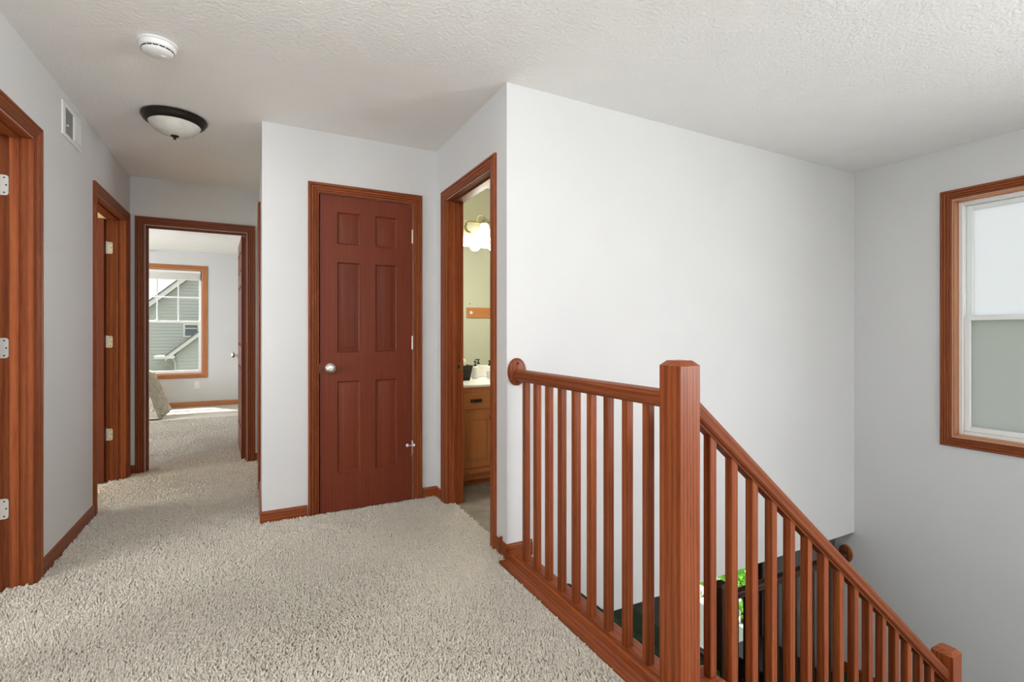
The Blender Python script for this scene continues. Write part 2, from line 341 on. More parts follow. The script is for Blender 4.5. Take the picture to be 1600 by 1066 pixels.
def door_leaf(unit, w, h, pivot, rz, yc, knob_side, knob_mat='nickel', zb=.012):
    """six-panel leaf hinged at its x=0 edge and reaching to x=-w; yc = offset of the leaf's mid plane from the pivot"""
    x0 = -w
    st = .104; mul = .10; pw = (w - 2 * st - mul) / 2
    cols = [(x0 + st, x0 + st + pw), (x0 + st + pw + mul, x0 + w - st)]
    a, b = yc - LT / 2, yc + LT / 2
    mb = MB().box(x0, x0 + st, a, b, zb, h).box(-st, 0, a, b, zb, h)
    zs = [zb] + [z for r in ROWS for z in r] + [h]
    for i in range(0, len(zs), 2): mb.box(x0 + st, -st, a, b, zs[i], zs[i + 1])
    for z0, z1 in ROWS: mb.box(cols[0][1], cols[1][0], a, b, z0, z1)
    leaf = mb.build('door_leaf', 'door_z', unit, pivot, (0, 0, rz))
    for z0, z1 in ROWS:
        pm = panel_mesh(pw, z1 - z0).mesh('panel')
        for c0, c1 in cols: put('panel', pm, 'door_z', leaf, (c0, yc, z0))
    kx = x0 + .062
    for s in knob_side:
        y = yc + s * LT / 2
        MB().lathe([(.032, 0), (.032, s * .004), (.027, s * .009), (.013, s * .011), (.011, s * .026), (.016, s * .031), (.025, s * .036), (.0275, s * .046), (.026, s * .055), (.019, s * .060), (.008, s * .062), (.0005, s * .0625)], (kx, y, .935), 24, 'y').build('knob', knob_mat, leaf)
    MB().box(x0 - .0012, x0 + .001, yc - .011, yc + .011, .905, .965).build('latch_plate', 'nickel', leaf)
    return leaf
def hinge(unit, Wd, yk, z, plate_y=None, leaf_side=True):
    mb = MB()
    for k in range(5): mb.lathe([(.0062, k * .0182), (.0062, k * .0182 + .0172)], (Wd - .001, yk, z), 10)
    mb.lathe([(.007, .091), (.007, .0935), (.003, .095)], (Wd - .001, yk, z), 10)
    if plate_y:
        y0, y1 = plate_y; pts = rrect(y0, y1, z, z + .091, .012, 4, True, False)
        mb.loft([[(Wd - .0003, a, b) for a, b in pts], [(Wd - .0028, a, b) for a, b in pts]])
    h = mb.build('hinge', 'steel', unit)
    if plate_y:
        y0, y1 = plate_y
        for dy, dz in ((.40, .012), (.22, .046), (.40, .079)):
            MB().lathe([(.0036, -.0006), (.0036, .0)], (Wd - .0029, y0 + (y1 - y0) * dy, z + dz), 10, 'x').build('screw', 'black', h)
    return h
def door_unit(name, label, loc, rz, Wd, th=T, angle=None, swing='in', knobs=(-1, 1), knob_mat='nickel', stop=True, hinges=True):
    """door frame seen from the hall: local x along the wall, y into the wall; leaf hinged at the right side (x = Wd)"""
    u = thing(name, label, 'door', loc, rz, kind='structure')
    H = DH; J = .019; jy = -.001 if swing == 'in' else .012
    # jambs fill the wall opening from just proud of both faces
    MB().box(-.0005, J * .16, jy, th + .007, 0, H).build('jamb', 'oak_z', u)
    MB().box(Wd - J * .16, Wd + .0005, jy, th + .007, 0, H).build('jamb', 'oak_z', u)
    MB().box(J * .16, Wd - J * .16, jy, th + .007, H - J * .16, H + .0005).build('jamb', 'oak_x', u)
    x0, x1, hz = J * .16, Wd - J * .16, H - J * .16
    r = .0045 if swing == 'in' else -.001
    casing_leg(-r, -1, 0, H + r).build('casing', 'oak_z', u)
    casing_leg(Wd + r, 1, 0, H + r).build('casing', 'oak_z', u)
    casing_head(-r, Wd + r, H + r).build('casing', 'oak_x', u)
    if swing == 'in': s0, s1 = th - .037 - .034, th - .037
    else: s0, s1 = .038, .072
    MB().cbox(x0 - .001, x0 + .010, s0, s1, 0, hz, .002).build('stop', 'oak_z', u)
    MB().cbox(x1 - .010, x1 + .001, s0, s1, 0, hz, .002).build('stop', 'oak_z', u)
    MB().cbox(x0, x1, s0, s1, hz - .010, hz + .001, .002).build('stop', 'oak_x', u)
    w = x1 - x0 - (.007 if swing == 'in' else .009)
    if angle is not None:
        if swing == 'in': piv = (x1 - .0005, th + .005, 0); yc = -.005 - LT / 2; yk = th + .005
        else: piv = (x1 - .003, .0, 0); yc = .002 + LT / 2; yk = -.004
        leaf = door_leaf(u, w, hz - .005, piv, -R(angle) if swing == 'in' else R(angle), yc, knobs, knob_mat)
        for z in (.325, 1.046, 1.777):
            hinge(u, x1, yk, z, (th - .034, th + .003) if (swing == 'in' and angle > 5) else None)
    return u
d_1 = door_unit('door_1', 'doorway in the left wall before the return air grille, dark door swung inside', (XL, 2.26, 0), PI / 2, .76, angle=97)
d_2 = door_unit('door_2', 'open doorway in the left wall close to the bedroom door, hinges on its far jamb', (XL, 4.03, 0), PI / 2, .83, angle=101)
d_3 = door_unit('door_3', 'bedroom doorway at the end of the hallway with its door swung in', (-.795, YE, 0), 0, .735, angle=86.5)
d_4 = door_unit('door_4', 'closed door round the corner from the closet wall, seen edge on', (XC, 4.88, 0), -PI / 2, .76, angle=0, knobs=(-1,))
d_5 = door_unit('door_5', 'closed dark cherry six-panel closet door with a silver knob', (.362, YC, 0), 0, .61, angle=0, swing='out', knobs=(-1,))
d_6 = door_unit('door_6', 'open bathroom doorway looking onto a vanity cabinet', (XB, 3.148, 0), -PI / 2, .711, angle=94)
# strike plate in the bathroom jamb, hinge-pin stop on the closet door
sp = MB().loft([[(.0031, a, b) for a, b in rrect(.070, .103, .90, .962, .006)], [(.0047, a, b) for a, b in rrect(.070, .103, .90, .962, .006)]]).build('strike_plate', 'brass', d_6)
MB().box(.0042, .0052, .080, .094, .918, .944).build('strike_hole', 'black', sp)
ds = MB().tube([(.603, -.006, .395), (.603, -.006, .31)], .0055, 10).tube([(.603, -.008, .388), (.59, -.022, .389), (.566, -.03, .392)], .004, 8).build('hinge_pin_stop', 'chrome', d_5)
MB().lathe([(.003, 0), (.010, .002), (.011, .008), (.007, .013)], (.566, -.026, .392), 12, 'y').build('bumper', 'white', ds)
MB().lathe([(.003, 0), (.009, .002), (.010, .007), (.006, .012)], (.612, -.020, .388), 12, 'y').build('bumper', 'white', ds)

# ------------------------------------------------------------------ window units
def window_unit(name, label, loc, rz, Wd, H, z0, grid=None, glass=('glass', 'glass'), mats=('oak_x', 'oak_z'), depth=.15, casing=True, slim=1.0, liner=None):
    u = thing(name, label, 'window', (loc[0], loc[1], z0), rz, kind='structure')
    mx, mz = mats; r = .004
    if casing:
        casing_leg(-r, -1, -r, H + r, True, True).build('casing', mz, u)
        casing_leg(Wd + r, 1, -r, H + r, True, True).build('casing', mz, u)
        casing_head(-r, Wd + r, H + r).build('casing', mx, u)
        casing_head(-r, Wd + r, -r, -1).build('casing', mx, u)
    k = .012; dj = depth - .05
    if liner: mx, mz = liner
    MB().box(-.0005, k, -.0005, dj, 0, H).build('jamb_liner', mz, u)
    MB().box(Wd - k, Wd + .0005, -.0005, dj, 0, H).build('jamb_liner', mz, u)
    MB().box(k, Wd - k, -.0005, dj, H - k, H + .0005).build('jamb_liner', mx, u)
    MB().box(k, Wd - k, -.0005, dj, -.0005, k).build('jamb_liner', mx, u)
    # vinyl frame
    f = .026 * slim; y0, y1 = dj - .05, depth - .005
    for a in ((k, k + f, y0, y1, k, H - k), (Wd - k - f, Wd - k, y0, y1, k, H - k), (k + f, Wd - k - f, y0, y1, k, k + f), (k + f, Wd - k - f, y0, y1, H - k - f, H - k)):
        MB().cbox(*a, .003).build('window_frame', 'vinyl', u)
    xa, xb, za, zb = k + f, Wd - k - f, k + f, H - k - f; zm = (za + zb) / 2; s = .036 * slim
    for which, (a, b, ya, yb) in enumerate(((zm - .018, zb, dj - .005, dj + .025), (za, zm + .018, y0 + .008, dj - .006))):
        mb = MB()
        mb.cbox(xa, xa + s, ya, yb, a, b, .004).cbox(xb - s, xb, ya, yb, a, b, .004)
        mb.cbox(xa + s - .002, xb - s + .002, ya, yb, a, a + s, .004).cbox(xa + s - .002, xb - s + .002, ya, yb, b - s, b, .004)
        sash = mb.build('sash', 'vinyl', u)
        yg = (ya + yb) / 2
        MB().box(xa + s - .004, xb - s + .004, yg - .002, yg + .002, a + s - .004, b - s + .004).build('pane', glass[which], sash)
        if grid and which == 0:
            nx, nz = grid
            for i in range(1, nx):
                x = xa + s + (xb - xa - 2 * s) * i / nx
                MB().cbox(x - .010, x + .010, yg - .008, yg + .008, a + s - .002, b - s + .002, .003).build('muntin', 'vinyl', sash)
            for i in range(1, nz):
                z = a + s + (b - a - 2 * s) * i / nz
                MB().cbox(xa + s - .002, xb - s + .002, yg - .0075, yg + .0075, z - .010, z + .010, .003).build('muntin', 'vinyl', sash)
    lk = MB().cbox(Wd / 2 - .032, Wd / 2 + .032, y0 + .008, dj - .008, zm + .017, zm + .025, .002).cbox(Wd / 2 - .02, Wd / 2 + .024, y0 + .004, y0 + .018, zm + .024, zm + .032, .003).build('sash_lock', 'vinyl', u)
    return u
window_unit('window_1', 'frosted double-hung stairwell window with stained oak casing', (XR, WY1), -PI / 2, WY1 - WY0, WZ1 - WZ0, WZ0, glass=('frost_up', 'frost_low'), liner=('fir_x', 'fir_z'))  # lighter oak on the liner imitates light falling in from the panes
w2 = window_unit('window_2', 'bedroom double-hung window with white grid bars and light oak casing', (-1.94, YBED), 0, 1.21, 2.155 - .52, .52, grid=(4, 2), mats=('fir_x', 'fir_z'), slim=.7)
window_unit('window_3', 'garden window of the lower room behind the landing railing', (XR + .02, 4.24), -PI / 2, 1.10, 1.73, -2.35, mats=('dark_x', 'dark_z'), depth=.13)
window_unit('added_window_4', 'unseen large loft window added for fill light, facing the hallway', (1.2, YBK), PI, 1.7, 1.7, .5)  # from here on unseen windows, added to carry the fill lamps
window_unit('added_window_5', 'unseen upper foyer window added for fill light, facing the stairwell wall', (3.6, YBK), PI, 1.7, 1.7, .5)
window_unit('added_window_6', 'unseen lower foyer window added for fill light below the upper one', (3.6, YBK), PI, 1.7, 1.7, -2.3)
window_unit('added_window_7', 'unseen side window added to light the bedroom', (XLL, 6.35), PI / 2, 1.7, 1.65, .55)

window_unit('added_window_8', 'unseen side window added to light the room behind the first hallway doorway', (XLL, .45), PI / 2, 1.7, 1.65, .55)

window_unit('added_window_9', 'unseen large foyer window added to light the left hallway wall', (XR, -.6), -PI / 2, 1.7, 1.7, .5)

window_unit('added_window_10', 'unseen yellow room window added to brighten the hallway', (XLL, 3.65), PI / 2, 1.25, 1.65, .55)

# rolled-up cellular blind at the top of the bedroom window
bl = thing('window_blind', 'raised white cellular blind at the top of the bedroom window', 'blind', (-1.335, YBED + .03, 2.142))
MB().cbox(-.585, .585, -.02, .02, -.045, -.001, .004).build('head_rail', 'blind', bl)
st = MB()
for i in range(7): st.cbox(-.580, .580, -.017, .017, -.045 - .012 * (i + 1), -.046 - .012 * i, .0035)
st.build('folded_fabric', 'blind', bl)
MB().cbox(-.583, .583, -.019, .019, -.150, -.131, .004).build('bottom_rail', 'blind', bl)

# ------------------------------------------------------------------ railings
RAIL = [(-.017, 0), (-.019, .006), (-.027, .010), (-.030, .016), (-.027, .022), (-.029, .030), (-.030, .042), (-.024, .052), (-.012, .0575), (0, .059), (.012, .0575), (.024, .052), (.030, .042), (.029, .030), (.027, .022), (.030, .016), (.027, .010), (.019, .006), (.017, 0)]
RX = 1.2045; NY = 1.1535; NW = .089; RT = .974; RB = RT - .059
SHZ = .020
def newel_mb(w, z0, z1, ch=.016):
    c = .0025; h = w / 2
    def ring(i, z, c): a = h - i; return [(-a + c, -a, z), (a - c, -a, z), (a, -a + c, z), (a, a - c, z), (a - c, a, z), (-a + c, a, z), (-a, a - c, z), (-a, -a + c, z)]
    return MB().loft([ring(0, z0, c), ring(0, z1 - ch, c), ring(ch, z1, c)])
BW = .030
def baluster_mesh(z0, z1):
    c = .002; h = BW / 2
    def ring(z): return [(-h + c, -h, z), (h - c, -h, z), (h, -h + c, z), (h, h - c, z), (h - c, h, z), (-h + c, h, z), (-h, h - c, z), (-h, -h + c, z)]
    return MB().loft([ring(z0), ring(z1)]).mesh('baluster')
def rosette(parent, loc, axis, mat='oak_z', name='rosette'):
    """oval wall plate; axis +1 faces -Y, 'x' faces -X"""
    prof = [(.052, 0), (.052, -.010), (.049, -.015), (.043, -.018), (.001, -.018)]
    mb = MB()
    for_axis = 'y' if axis == 'y' else 'x'
    mb.lathe(prof, loc, 32, for_axis, True, 1, 1.36)
    ro = mb.build(name, mat, parent)
    for dz in (.044, -.052):
        p = (loc[0], loc[1] - .018, loc[2] + dz) if axis == 'y' else (loc[0] - .018, loc[1], loc[2] + dz)
        MB().lathe([(.006, .001), (.006, -.001), (.004, -.0025), (.0005, -.003)], p, 12, for_axis).build('screw_plug', 'bronze', ro)
    return ro
g = thing('guard_railing', 'level stained oak guard railing with square balusters beside the stair opening', 'railing', (0, 0, 0))
newel_mb(NW, -.25, 1.0715).build('newel_post', 'oak_z', g, (RX, NY, 0))
y0, y1 = NY + NW / 2 - .001, YS - .017
MB().loft([[(RX + a, y0, RB + b) for a, b in RAIL], [(RX + a, y1, RB + b) for a, b in RAIL]]).build('handrail', 'oak_y', g)
bm_ = baluster_mesh(SHZ - .004, RB + .004)
for i in range(9): put('baluster', bm_, 'oak_z', g, (RX, 2.156 - .1077 * i, 0))
SHOE = [(1.158, 0), (1.158, .010), (1.161, .0155), (1.166, .019), (1.172, .020), (1.176, .018), (1.180, .0165), (1.184, .018), (1.252, .018), (1.258, .015), (1.260, .010), (1.260, 0)]
MB().loft([[(a, YS - .013, b + .004) for a, b in SHOE], [(a, NY - .3, b + .004) for a, b in SHOE]]).build('shoe_rail', 'oak_y', g)
MB().loft([[(a, YS - .0125, b) for a, b in ((1.093, -.002), (1.093, .012), (1.262, .012), (1.268, .006), (1.268, -.02), (1.249, -.02), (1.249, -.002))], [(a, YBK + .5, b) for a, b in ((1.093, -.002), (1.093, .012), (1.262, .012), (1.268, .006), (1.268, -.02), (1.249, -.02), (1.249, -.002))]]).build('nosing_board', 'oak_y', g)
fil = MB()
ys = [2.156 - .1077 * i for i in range(9)]
fl = MB().loft([[(RX - .0135, -.037, SHZ), (RX + .0135, -.037, SHZ), (RX + .010, -.037, SHZ + .006), (RX - .010, -.037, SHZ + .006)], [(RX - .0135, .037, SHZ), (RX + .0135, .037, SHZ), (RX + .010, .037, SHZ + .006), (RX - .010, .037, SHZ + .006)]]).mesh('fillet')
for i in range(8): put('fillet', fl, 'oak_y', g, (0, (ys[i] + ys[i + 1]) / 2, 0))
rosette(g, (RX - .006, YS, .960), 'y')

# stair railing going down along +X
SL = .831; ang = math.atan(SL); sr = thing('stair_railing', 'sloping stained oak stair railing descending to a landing newel post', 'railing', (0, 0, 0))
NX2 = 2.975; xa, xb = RX + NW / 2 + .0002, NX2 - NW / 2 + .001
ztop = lambda x: .962 - SL * (x - 1.25)
vr = 1 / math.cos(ang)
def sloped(mb, name, mat):
    c, s_ = math.cos(ang), math.sin(ang); o = (xa, NY, ztop(xa))
    mb.v = [(c * (x - o[0]) - s_ * (z - o[2]), y - o[1], s_ * (x - o[0]) + c * (z - o[2])) for x, y, z in mb.v]
    return mb.build(name, mat, sr, o, (0, ang, 0))
sloped(MB().loft([[(xa, NY + a, ztop(xa) - .059 * vr + b * vr) for a, b in RAIL], [(xb, NY + a, ztop(xb) - .059 * vr + b * vr) for a, b in RAIL]]), 'handrail', 'oak_x')
zsh = lambda x: .030 - SL * (x - 1.35)
xs = [1.343 + .1046 * i for i in range(15)]
sb = baluster_mesh(zsh(0) - .012, ztop(0) - .059 * vr + .012)
for x in xs: put('baluster', sb, 'oak_z', sr, (x, NY, -SL * x))
prof = [(-.052, -.03), (-.052, -.008), (-.046, -.001), (-.036, .002), (-.030, -.002), (.030, -.002), (.036, .002), (.046, -.001), (.052, -.008), (.052, -.03)]
xk = 1.36
MB().loft([[(1.2695, NY + a, .024 + b) for a, b in prof], [(xk, NY + a, .024 + b) for a, b in prof], [(xb, NY + a, zsh(xb) + b * vr) for a, b in prof]]).build('shoe_rail', 'oak_x', sr)
def slope_board(y0, y1, xa, xb, zf, d):
    return MB().loft([[(xa, y0, zf(xa)), (xb, y0, zf(xb)), (xb, y0, zf(xb) - d), (xa, y0, zf(xa) - d)], [(xa, y1, zf(xa)), (xb, y1, zf(xb)), (xb, y1, zf(xb) - d), (xa, y1, zf(xa) - d)]])
sloped(slope_board(NY - .04, NY + .04, 1.27, xb, lambda x: min(.0, zsh(x) - .03), .36), 'stringer', 'oak_x')
newel_mb(NW, -1.6, -.365).build('newel_post', 'oak_z', sr, (NX2, NY, 0))
# flight of stairs
fs = thing('staircase', 'dark carpeted flight of stairs between the railing and the stairwell wall', 'stairs', (1.26, 1.7, 0))
RUN = .2407
for k in range(1, 8):
    xk0 = RUN * (k - 1)
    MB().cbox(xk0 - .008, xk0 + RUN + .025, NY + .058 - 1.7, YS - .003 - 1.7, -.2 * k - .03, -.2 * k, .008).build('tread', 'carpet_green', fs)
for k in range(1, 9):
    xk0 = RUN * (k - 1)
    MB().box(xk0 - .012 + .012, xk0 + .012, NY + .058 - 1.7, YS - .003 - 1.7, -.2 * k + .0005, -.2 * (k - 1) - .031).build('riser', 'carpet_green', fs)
# low carpeted stringer wall below the free edge of the stairwell wall
zk = lambda x: -.474 - SL * (x - 2.0)
kw = [(1.27, SOF - .002), (1.955, SOF - .002), (2.72, zk(2.72)), (2.72, -1.79), (1.27, -1.79)]
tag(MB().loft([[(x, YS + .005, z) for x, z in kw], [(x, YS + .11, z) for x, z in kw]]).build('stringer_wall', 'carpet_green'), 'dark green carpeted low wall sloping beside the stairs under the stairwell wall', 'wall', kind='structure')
# landing guard railing below the wall
lg = thing('landing_railing', 'lower dark oak guard railing along the stair landing below the white wall', 'railing', (0, 0, 0))
LY = 2.312; LRT = -.612
newel_mb(NW, -1.6, -.525).build('newel_post', 'dark_z', lg, (2.80, LY, 0))
MB().loft([[(2.80 + NW / 2, LY + a, LRT - .059 + b) for a, b in RAIL], [(XR - .017, LY + a, LRT - .059 + b) for a, b in RAIL]]).build('handrail', 'dark_x', lg)
lb = baluster_mesh(-1.602, LRT - .055)
for i in range(12): put('baluster', lb, 'dark_z', lg, (2.945 + .108 * i, LY, 0))
rosette(lg, (XR, LY, LRT - .02), 'x', 'oak_z')

# ------------------------------------------------------------------ hallway fixtures
# ceiling lamp
cl = thing('ceiling_lamp', 'round flush ceiling lamp with a dark bronze rim and alabaster glass bowl', 'lamp', (-.418, 3.53, CZ))
MB().lathe([(.150, 0), (.165, -.004), (.167, -.014), (.160, -.022), (.158, -.030), (.150, -.038), (.138, -.044), (.130, -.046), (.128, -.040)], n=48).build('rim', 'bronze', cl)
MB().lathe([(.133, -.041), (.131, -.047), (.122, -.062), (.105, -.080), (.080, -.096), (.050, -.106), (.020, -.110), (.0005, -.1105)], n=48).build('glass_bowl', 'alabaster', cl)
MB().lathe([(.012, -.106), (.022, -.110), (.020, -.115), (.010, -.118), (.006, -.122), (.009, -.126), (.008, -.131), (.0005, -.134)], n=20).build('finial', 'bronze', cl)
# smoke detector
sd = thing('smoke_detector', 'round white smoke detector on the ceiling before the lamp', 'smoke detector', (-.378, 2.665, CZ))
MB().lathe([(.070, 0), (.076, -.001), (.077, -.006), (.073, -.009), (.069, -.009)], n=40).build('mounting_ring', 'white', sd)
body = MB().lathe([(.067, -.008), (.069, -.011), (.069, -.024), (.066, -.029), (.060, -.032), (.060, -.036), (.057, -.042), (.046, -.049), (.025, -.0525), (.0005, -.053)], n=40).build('body', 'white', sd)
for i in range(16):
    a = 2 * PI * i / 16; c, s_ = math.cos(a), math.sin(a)
    mb = MB().box(-.0098, .0098, .0575, .0608, -.0368, -.0312)
    mb.v = [(x * c - y * s_, x * s_ + y * c, z) for x, y, z in mb.v]; mb.build('sensor_slot', 'black', body)
MB().lathe([(.010, -.0515), (.010, -.0545), (.007, -.056), (.0005, -.0562)], (.02, .0, 0), 16).build('test_button', 'white', body)
# unseen globe lamps added as fill light for hallway and stairwell
def fill_pendant(loc, drop, rad, watts, label):
    p = thing('fill_globe', label, 'lamp', loc)
    MB().lathe([(.06, 0), (.06, -.018), (.02, -.03), (.006, -.034), (.006, -drop + rad - .01), (.03, -drop + rad - .005), (.04, -drop + rad - .03)], n=20).build('stem', 'bronze', p)
    MB().lathe([(rad * math.sin(PI * (k + .15) / 12.15), -drop + rad * math.cos(PI * (k + .15) / 12.15)) for k in range(13)], n=28).build('globe', mat_emit('fill_globe_glow', (.97, .985, 1), watts / (4 * PI * PI * rad * rad)), p)
fill_pendant((-.30, .72, CZ), .26, .13, 48, 'added fill light shaped as a small globe close under the loft ceiling')
fill_pendant((2.75, -1.2, CZ), 1.0, .20, 20, 'added fill light shaped as a larger globe hanging in the two-storey foyer')
# return air grille on the left wall
vg = thing('air_grille', 'white return air register high on the left hallway wall', 'vent', (XL, 3.544, 2.205), PI / 2)
mb = MB(); Lg, Hg = .314, .182
for a in ((-Lg / 2, Lg / 2, -.008, 0, 0, .022), (-Lg / 2, Lg / 2, -.008, 0, Hg - .022, Hg), (-Lg / 2, -Lg / 2 + .045, -.008, 0, .022, Hg - .022), (.015, Lg / 2, -.008, 0, .022, Hg - .022)): mb.cbox(*a, .002)
mb.build('frame', 'white', vg)
MB().box(-Lg / 2 + .04, .02, -.002, -.0004, .018, Hg - .018).build('duct_opening', 'black', vg)
sm = MB().loft([[(-.003, -.0065, .02), (.003, -.0025, .02), (.0036, -.0033, .02), (-.0024, -.0073, .02)], [(-.003, -.0065, Hg - .02), (.003, -.0025, Hg - .02), (.0036, -.0033, Hg - .02), (-.0024, -.0073, Hg - .02)]]).mesh('louver')
for i in range(12): put('louver', sm, plain('grey_louver', (.42, .42, .40), .5) if i == 0 else 'white', vg, (-Lg / 2 + .05 + i * .0105, 0, 0))
MB().cbox(-Lg / 2 + .052, -Lg / 2 + .068, -.016, -.006, .060, .068, .002).build('damper_lever', 'white', vg)
cg = MB()
MB().cbox(.03, Lg / 2 - .015, -.0095, -.0075, .028, Hg - .028, .0008).build('face_panel', 'white', vg)

# ------------------------------------------------------------------ bathroom
vx0, vx1, vyf, vyb = 1.266, 2.38, 3.46, YBN - .003
vn = thing('vanity_cabinet', 'medium brown maple bathroom vanity with raised panel door and drawer', 'cabinet', (vx0, vyf, 0))
Wv, Dv = vx1 - vx0, vyb - vyf
MB().box(0, Wv, 0, Dv, .095, .748).box(.01, Wv - .01, .06, Dv, -.001, .095).build('body', 'maple_z', vn)
MB().box(.0, Wv, .052, .0595, .0, .030).build('toe_trim', 'oak_x', vn)
def front(name, x0, x1, z0, z1, pull):
    w, h = x1 - x0, z1 - z0
    rings = []
    seq = ((0, 0), (0, -.014), (.004, -.018), (.045, -.018), (.048, -.012), (.055, -.011), (.072, -.018), (.074, -.0182)) if name == 'door' else ((0, 0), (0, -.013), (.004, -.017), (.010, -.018), (.012, -.018))
    for i, y in seq: rings.append([(x0 + i, y, z0 + i), (x1 - i, y, z0 + i), (x1 - i, y, z1 - i), (x0 + i, y, z1 - i)])
    f = MB().loft(rings).build(name, 'maple_z' if name == 'door' else 'maple_x', vn)
    if pull == 'cup':
        cx, cz = (x0 + x1) / 2, (z0 + z1) / 2; rr = []
        for k in range(9):
            a = PI * k / 8; rr.append([(cx - .045 * math.cos(a) , -.018, cz + .012), (cx - .045 * math.cos(a), -.018 - .024 * math.sin(a) ** .6 if 0 < k < 8 else -.018, cz + .010), (cx - .045 * math.cos(a), -.018 - .026 * math.sin(a) ** .6 if 0 < k < 8 else -.018, cz - .010), (cx - .045 * math.cos(a), -.018, cz - .014)])
        MB().loft(rr).build('cup_pull', 'bronze', f)
    else:
        MB().lathe([(.007, -.018), (.006, -.028), (.013, -.034), (.015, -.040), (.010, -.046), (.0005, -.048)], (pull, 0, z1 - .035), 16, 'y').build('knob', 'bronze', f)
for i in range(3):
    a = .085 + i * .345; b = a + .275
    front('drawer', a, b, .583, .712, 'cup'); front('door', a, b, .14, .548, b - .022 if i != 1 else a + .022)
ct = thing('marble_worktop', 'white cultured marble vanity top with a low backsplash', 'countertop', (vx0, vyf, .748))
MB().cbox(0, Wv + .02, -.03, Dv, 0, .026, .006).build('counter_slab', 'marble', ct)
MB().cbox(0, Wv + .02, Dv - .02, Dv, .027, .128, .004).build('backsplash', 'marble', ct)
mr_ = MB().box(1.27, 2.4, YBN - .008, YBN - .001, .885, 1.912); tag(mr_.build('wall_mirror', 'mirror'), 'large frameless mirror above the bathroom vanity', 'mirror')
# hook board on the opposite wall, seen in the mirror
hb = thing('hook_board', 'oak board with a white knob hook, reflected in the bathroom mirror', 'hook board', (2.62, YS + T + .006, 1.345))
MB().cbox(-.325, .325, 0, .018, 0, .128, .004).build('board', 'fir_x', hb)
for x in (-.28, 0, .28): MB().lathe([(.008, .018), (.007, .036), (.019, .042), (.021, .050), (.014, .057), (.0005, .059)], (x, 0, .062), 16, 'y').build('knob_hook', 'white', hb)
tag(MB().tube([(2.335, YS + T + .004, 1.52), (2.335, YS + T + .03, 1.517)], .0022, 8).lathe([(.006, 0), (.006, .002)], (2.335, YS + T + .03, 1.517), 10, 'y').build('wall_nail', 'black'), 'dark nail in the bathroom wall above the hook board', 'nail')
# vanity light
vl = thing('vanity_light', 'brass bathroom vanity light with lit white bell glass shades', 'lamp', (1.835, YBN, 2.075))
pts = []
for k in range(13): a = R(90 + 180 * k / 12); pts.append((-.175 + .045 * math.cos(a), .045 * math.sin(a)))
cpath = [(x, -.03, z) for x, z in ([(.28, .045), (.0, .045)] + pts)]
MB().tube([(p[0], p[1], p[2]) for p in cpath], .013, 8).build('scroll_bar', 'brass', vl)
MB().cbox(-.05, .25, -.022, 0, -.03, .065, .006).build('wall_plate', 'brass', vl)
for i, x in enumerate((-.075, .115, .305)):
    arm = MB().tube([(x - .045, -.035, .045), (x - .045, -.06, .09), (x - .035, -.085, .105), (x - .005, -.105, .10), (x, -.11, .07), (x, -.11, .05)], .005, 8).build('arm', 'brass', vl)
    MB().lathe([(.008, .062), (.016, .058), (.026, .034), (.028, .028)], (x, -.11, 0), 20).build('socket_cup', 'brass', arm)
    sh = MB().lathe([(.024, .03), (.036, .015), (.046, -.02), (.055, -.06), (.070, -.095), (.082, -.108), (.079, -.108), (.067, -.093), (.052, -.058), (.043, -.02), (.033, .012), (.02, .026)], (x, -.11, 0), 28, caps=False).build('glass_shade', 'shade_lit', vl)
    bu = MB().lathe([(.012, .02), (.014, -.01), (.026, -.035), (.03, -.055), (.024, -.075), (.0005, -.086)], (x, -.11, 0), 16).build('bulb', 'shade_lit', vl)
    l = bpy.data.lights.new('bulb_light', 'POINT'); l.energy = 19; l.color = (1, .95, .82); l.shadow_soft_size = .05
    lo = bpy.data.objects.new('bulb_light', l); COL.objects.link(lo); lo.parent = vl; lo.location = (x, -.11, -.13)
# small things on the vanity top
CTZ = .7742
bk = thing('wicker_basket', 'small dark woven basket on the bathroom vanity', 'basket', (1.492, 3.80, CTZ))
def sq(hw, z): return [(-hw, -hw, z), (hw, -hw, z), (hw, hw, z), (-hw, hw, z)]
MB().loft([sq(.066, 0), sq(.084, .118), sq(.078, .118), sq(.062, .008)]).build('basket_body', 'wicker', bk)
MB().loft([sq(.087, .112), sq(.088, .122), sq(.078, .122), sq(.078, .112), sq(.087, .112)], caps=False).build('woven_rim', 'wicker', bk)
for i in range(9):
    z = .008 + i * .012; h = .066 + .018 * z / .118 + .0015
    MB().loft([sq(h, z), sq(h + .0025, z + .004), sq(h, z + .008)], caps=False).build('woven_strand', 'wicker', bk)
tag(MB().lathe([(.030, 0), (.032, .004), (.032, .150), (.028, .158), (.018, .160), (.016, .17), (.0005, .172)], (1.515, 3.80, CTZ + .009), 20).build('lotion_bottle', 'cream'), 'cream bottle standing in the dark basket', 'bottle')
tag(MB().lathe([(.022, 0), (.024, .01), (.024, .165), (.019, .178), (.0005, .182)], (1.466, 3.830, CTZ + .009), 20).build('towel_roll', 'white'), 'rolled white cloth standing in the dark basket', 'towel')
def pump(x, y, label):
    p = thing('soap_pump', label, 'soap dispenser', (x, y, CTZ))
    MB().lathe([(.026, 0), (.030, .004), (.030, .085), (.026, .098), (.012, .106)], n=20).build('bottle', 'white', p)
    MB().lathe([(.014, .104), (.014, .118), (.006, .120), (.006, .140), (.012, .142), (.012, .150), (.0005, .152)], n=14).tube([(0, 0, .147), (-.02, -.03, .145)], .004, 8).build('pump_head', 'black', p)
pump(1.66, 3.86, 'white soap bottle with a black pump nearest the dark basket')
pump(1.80, 3.87, 'white soap bottle with a black pump beside the glass tumbler')
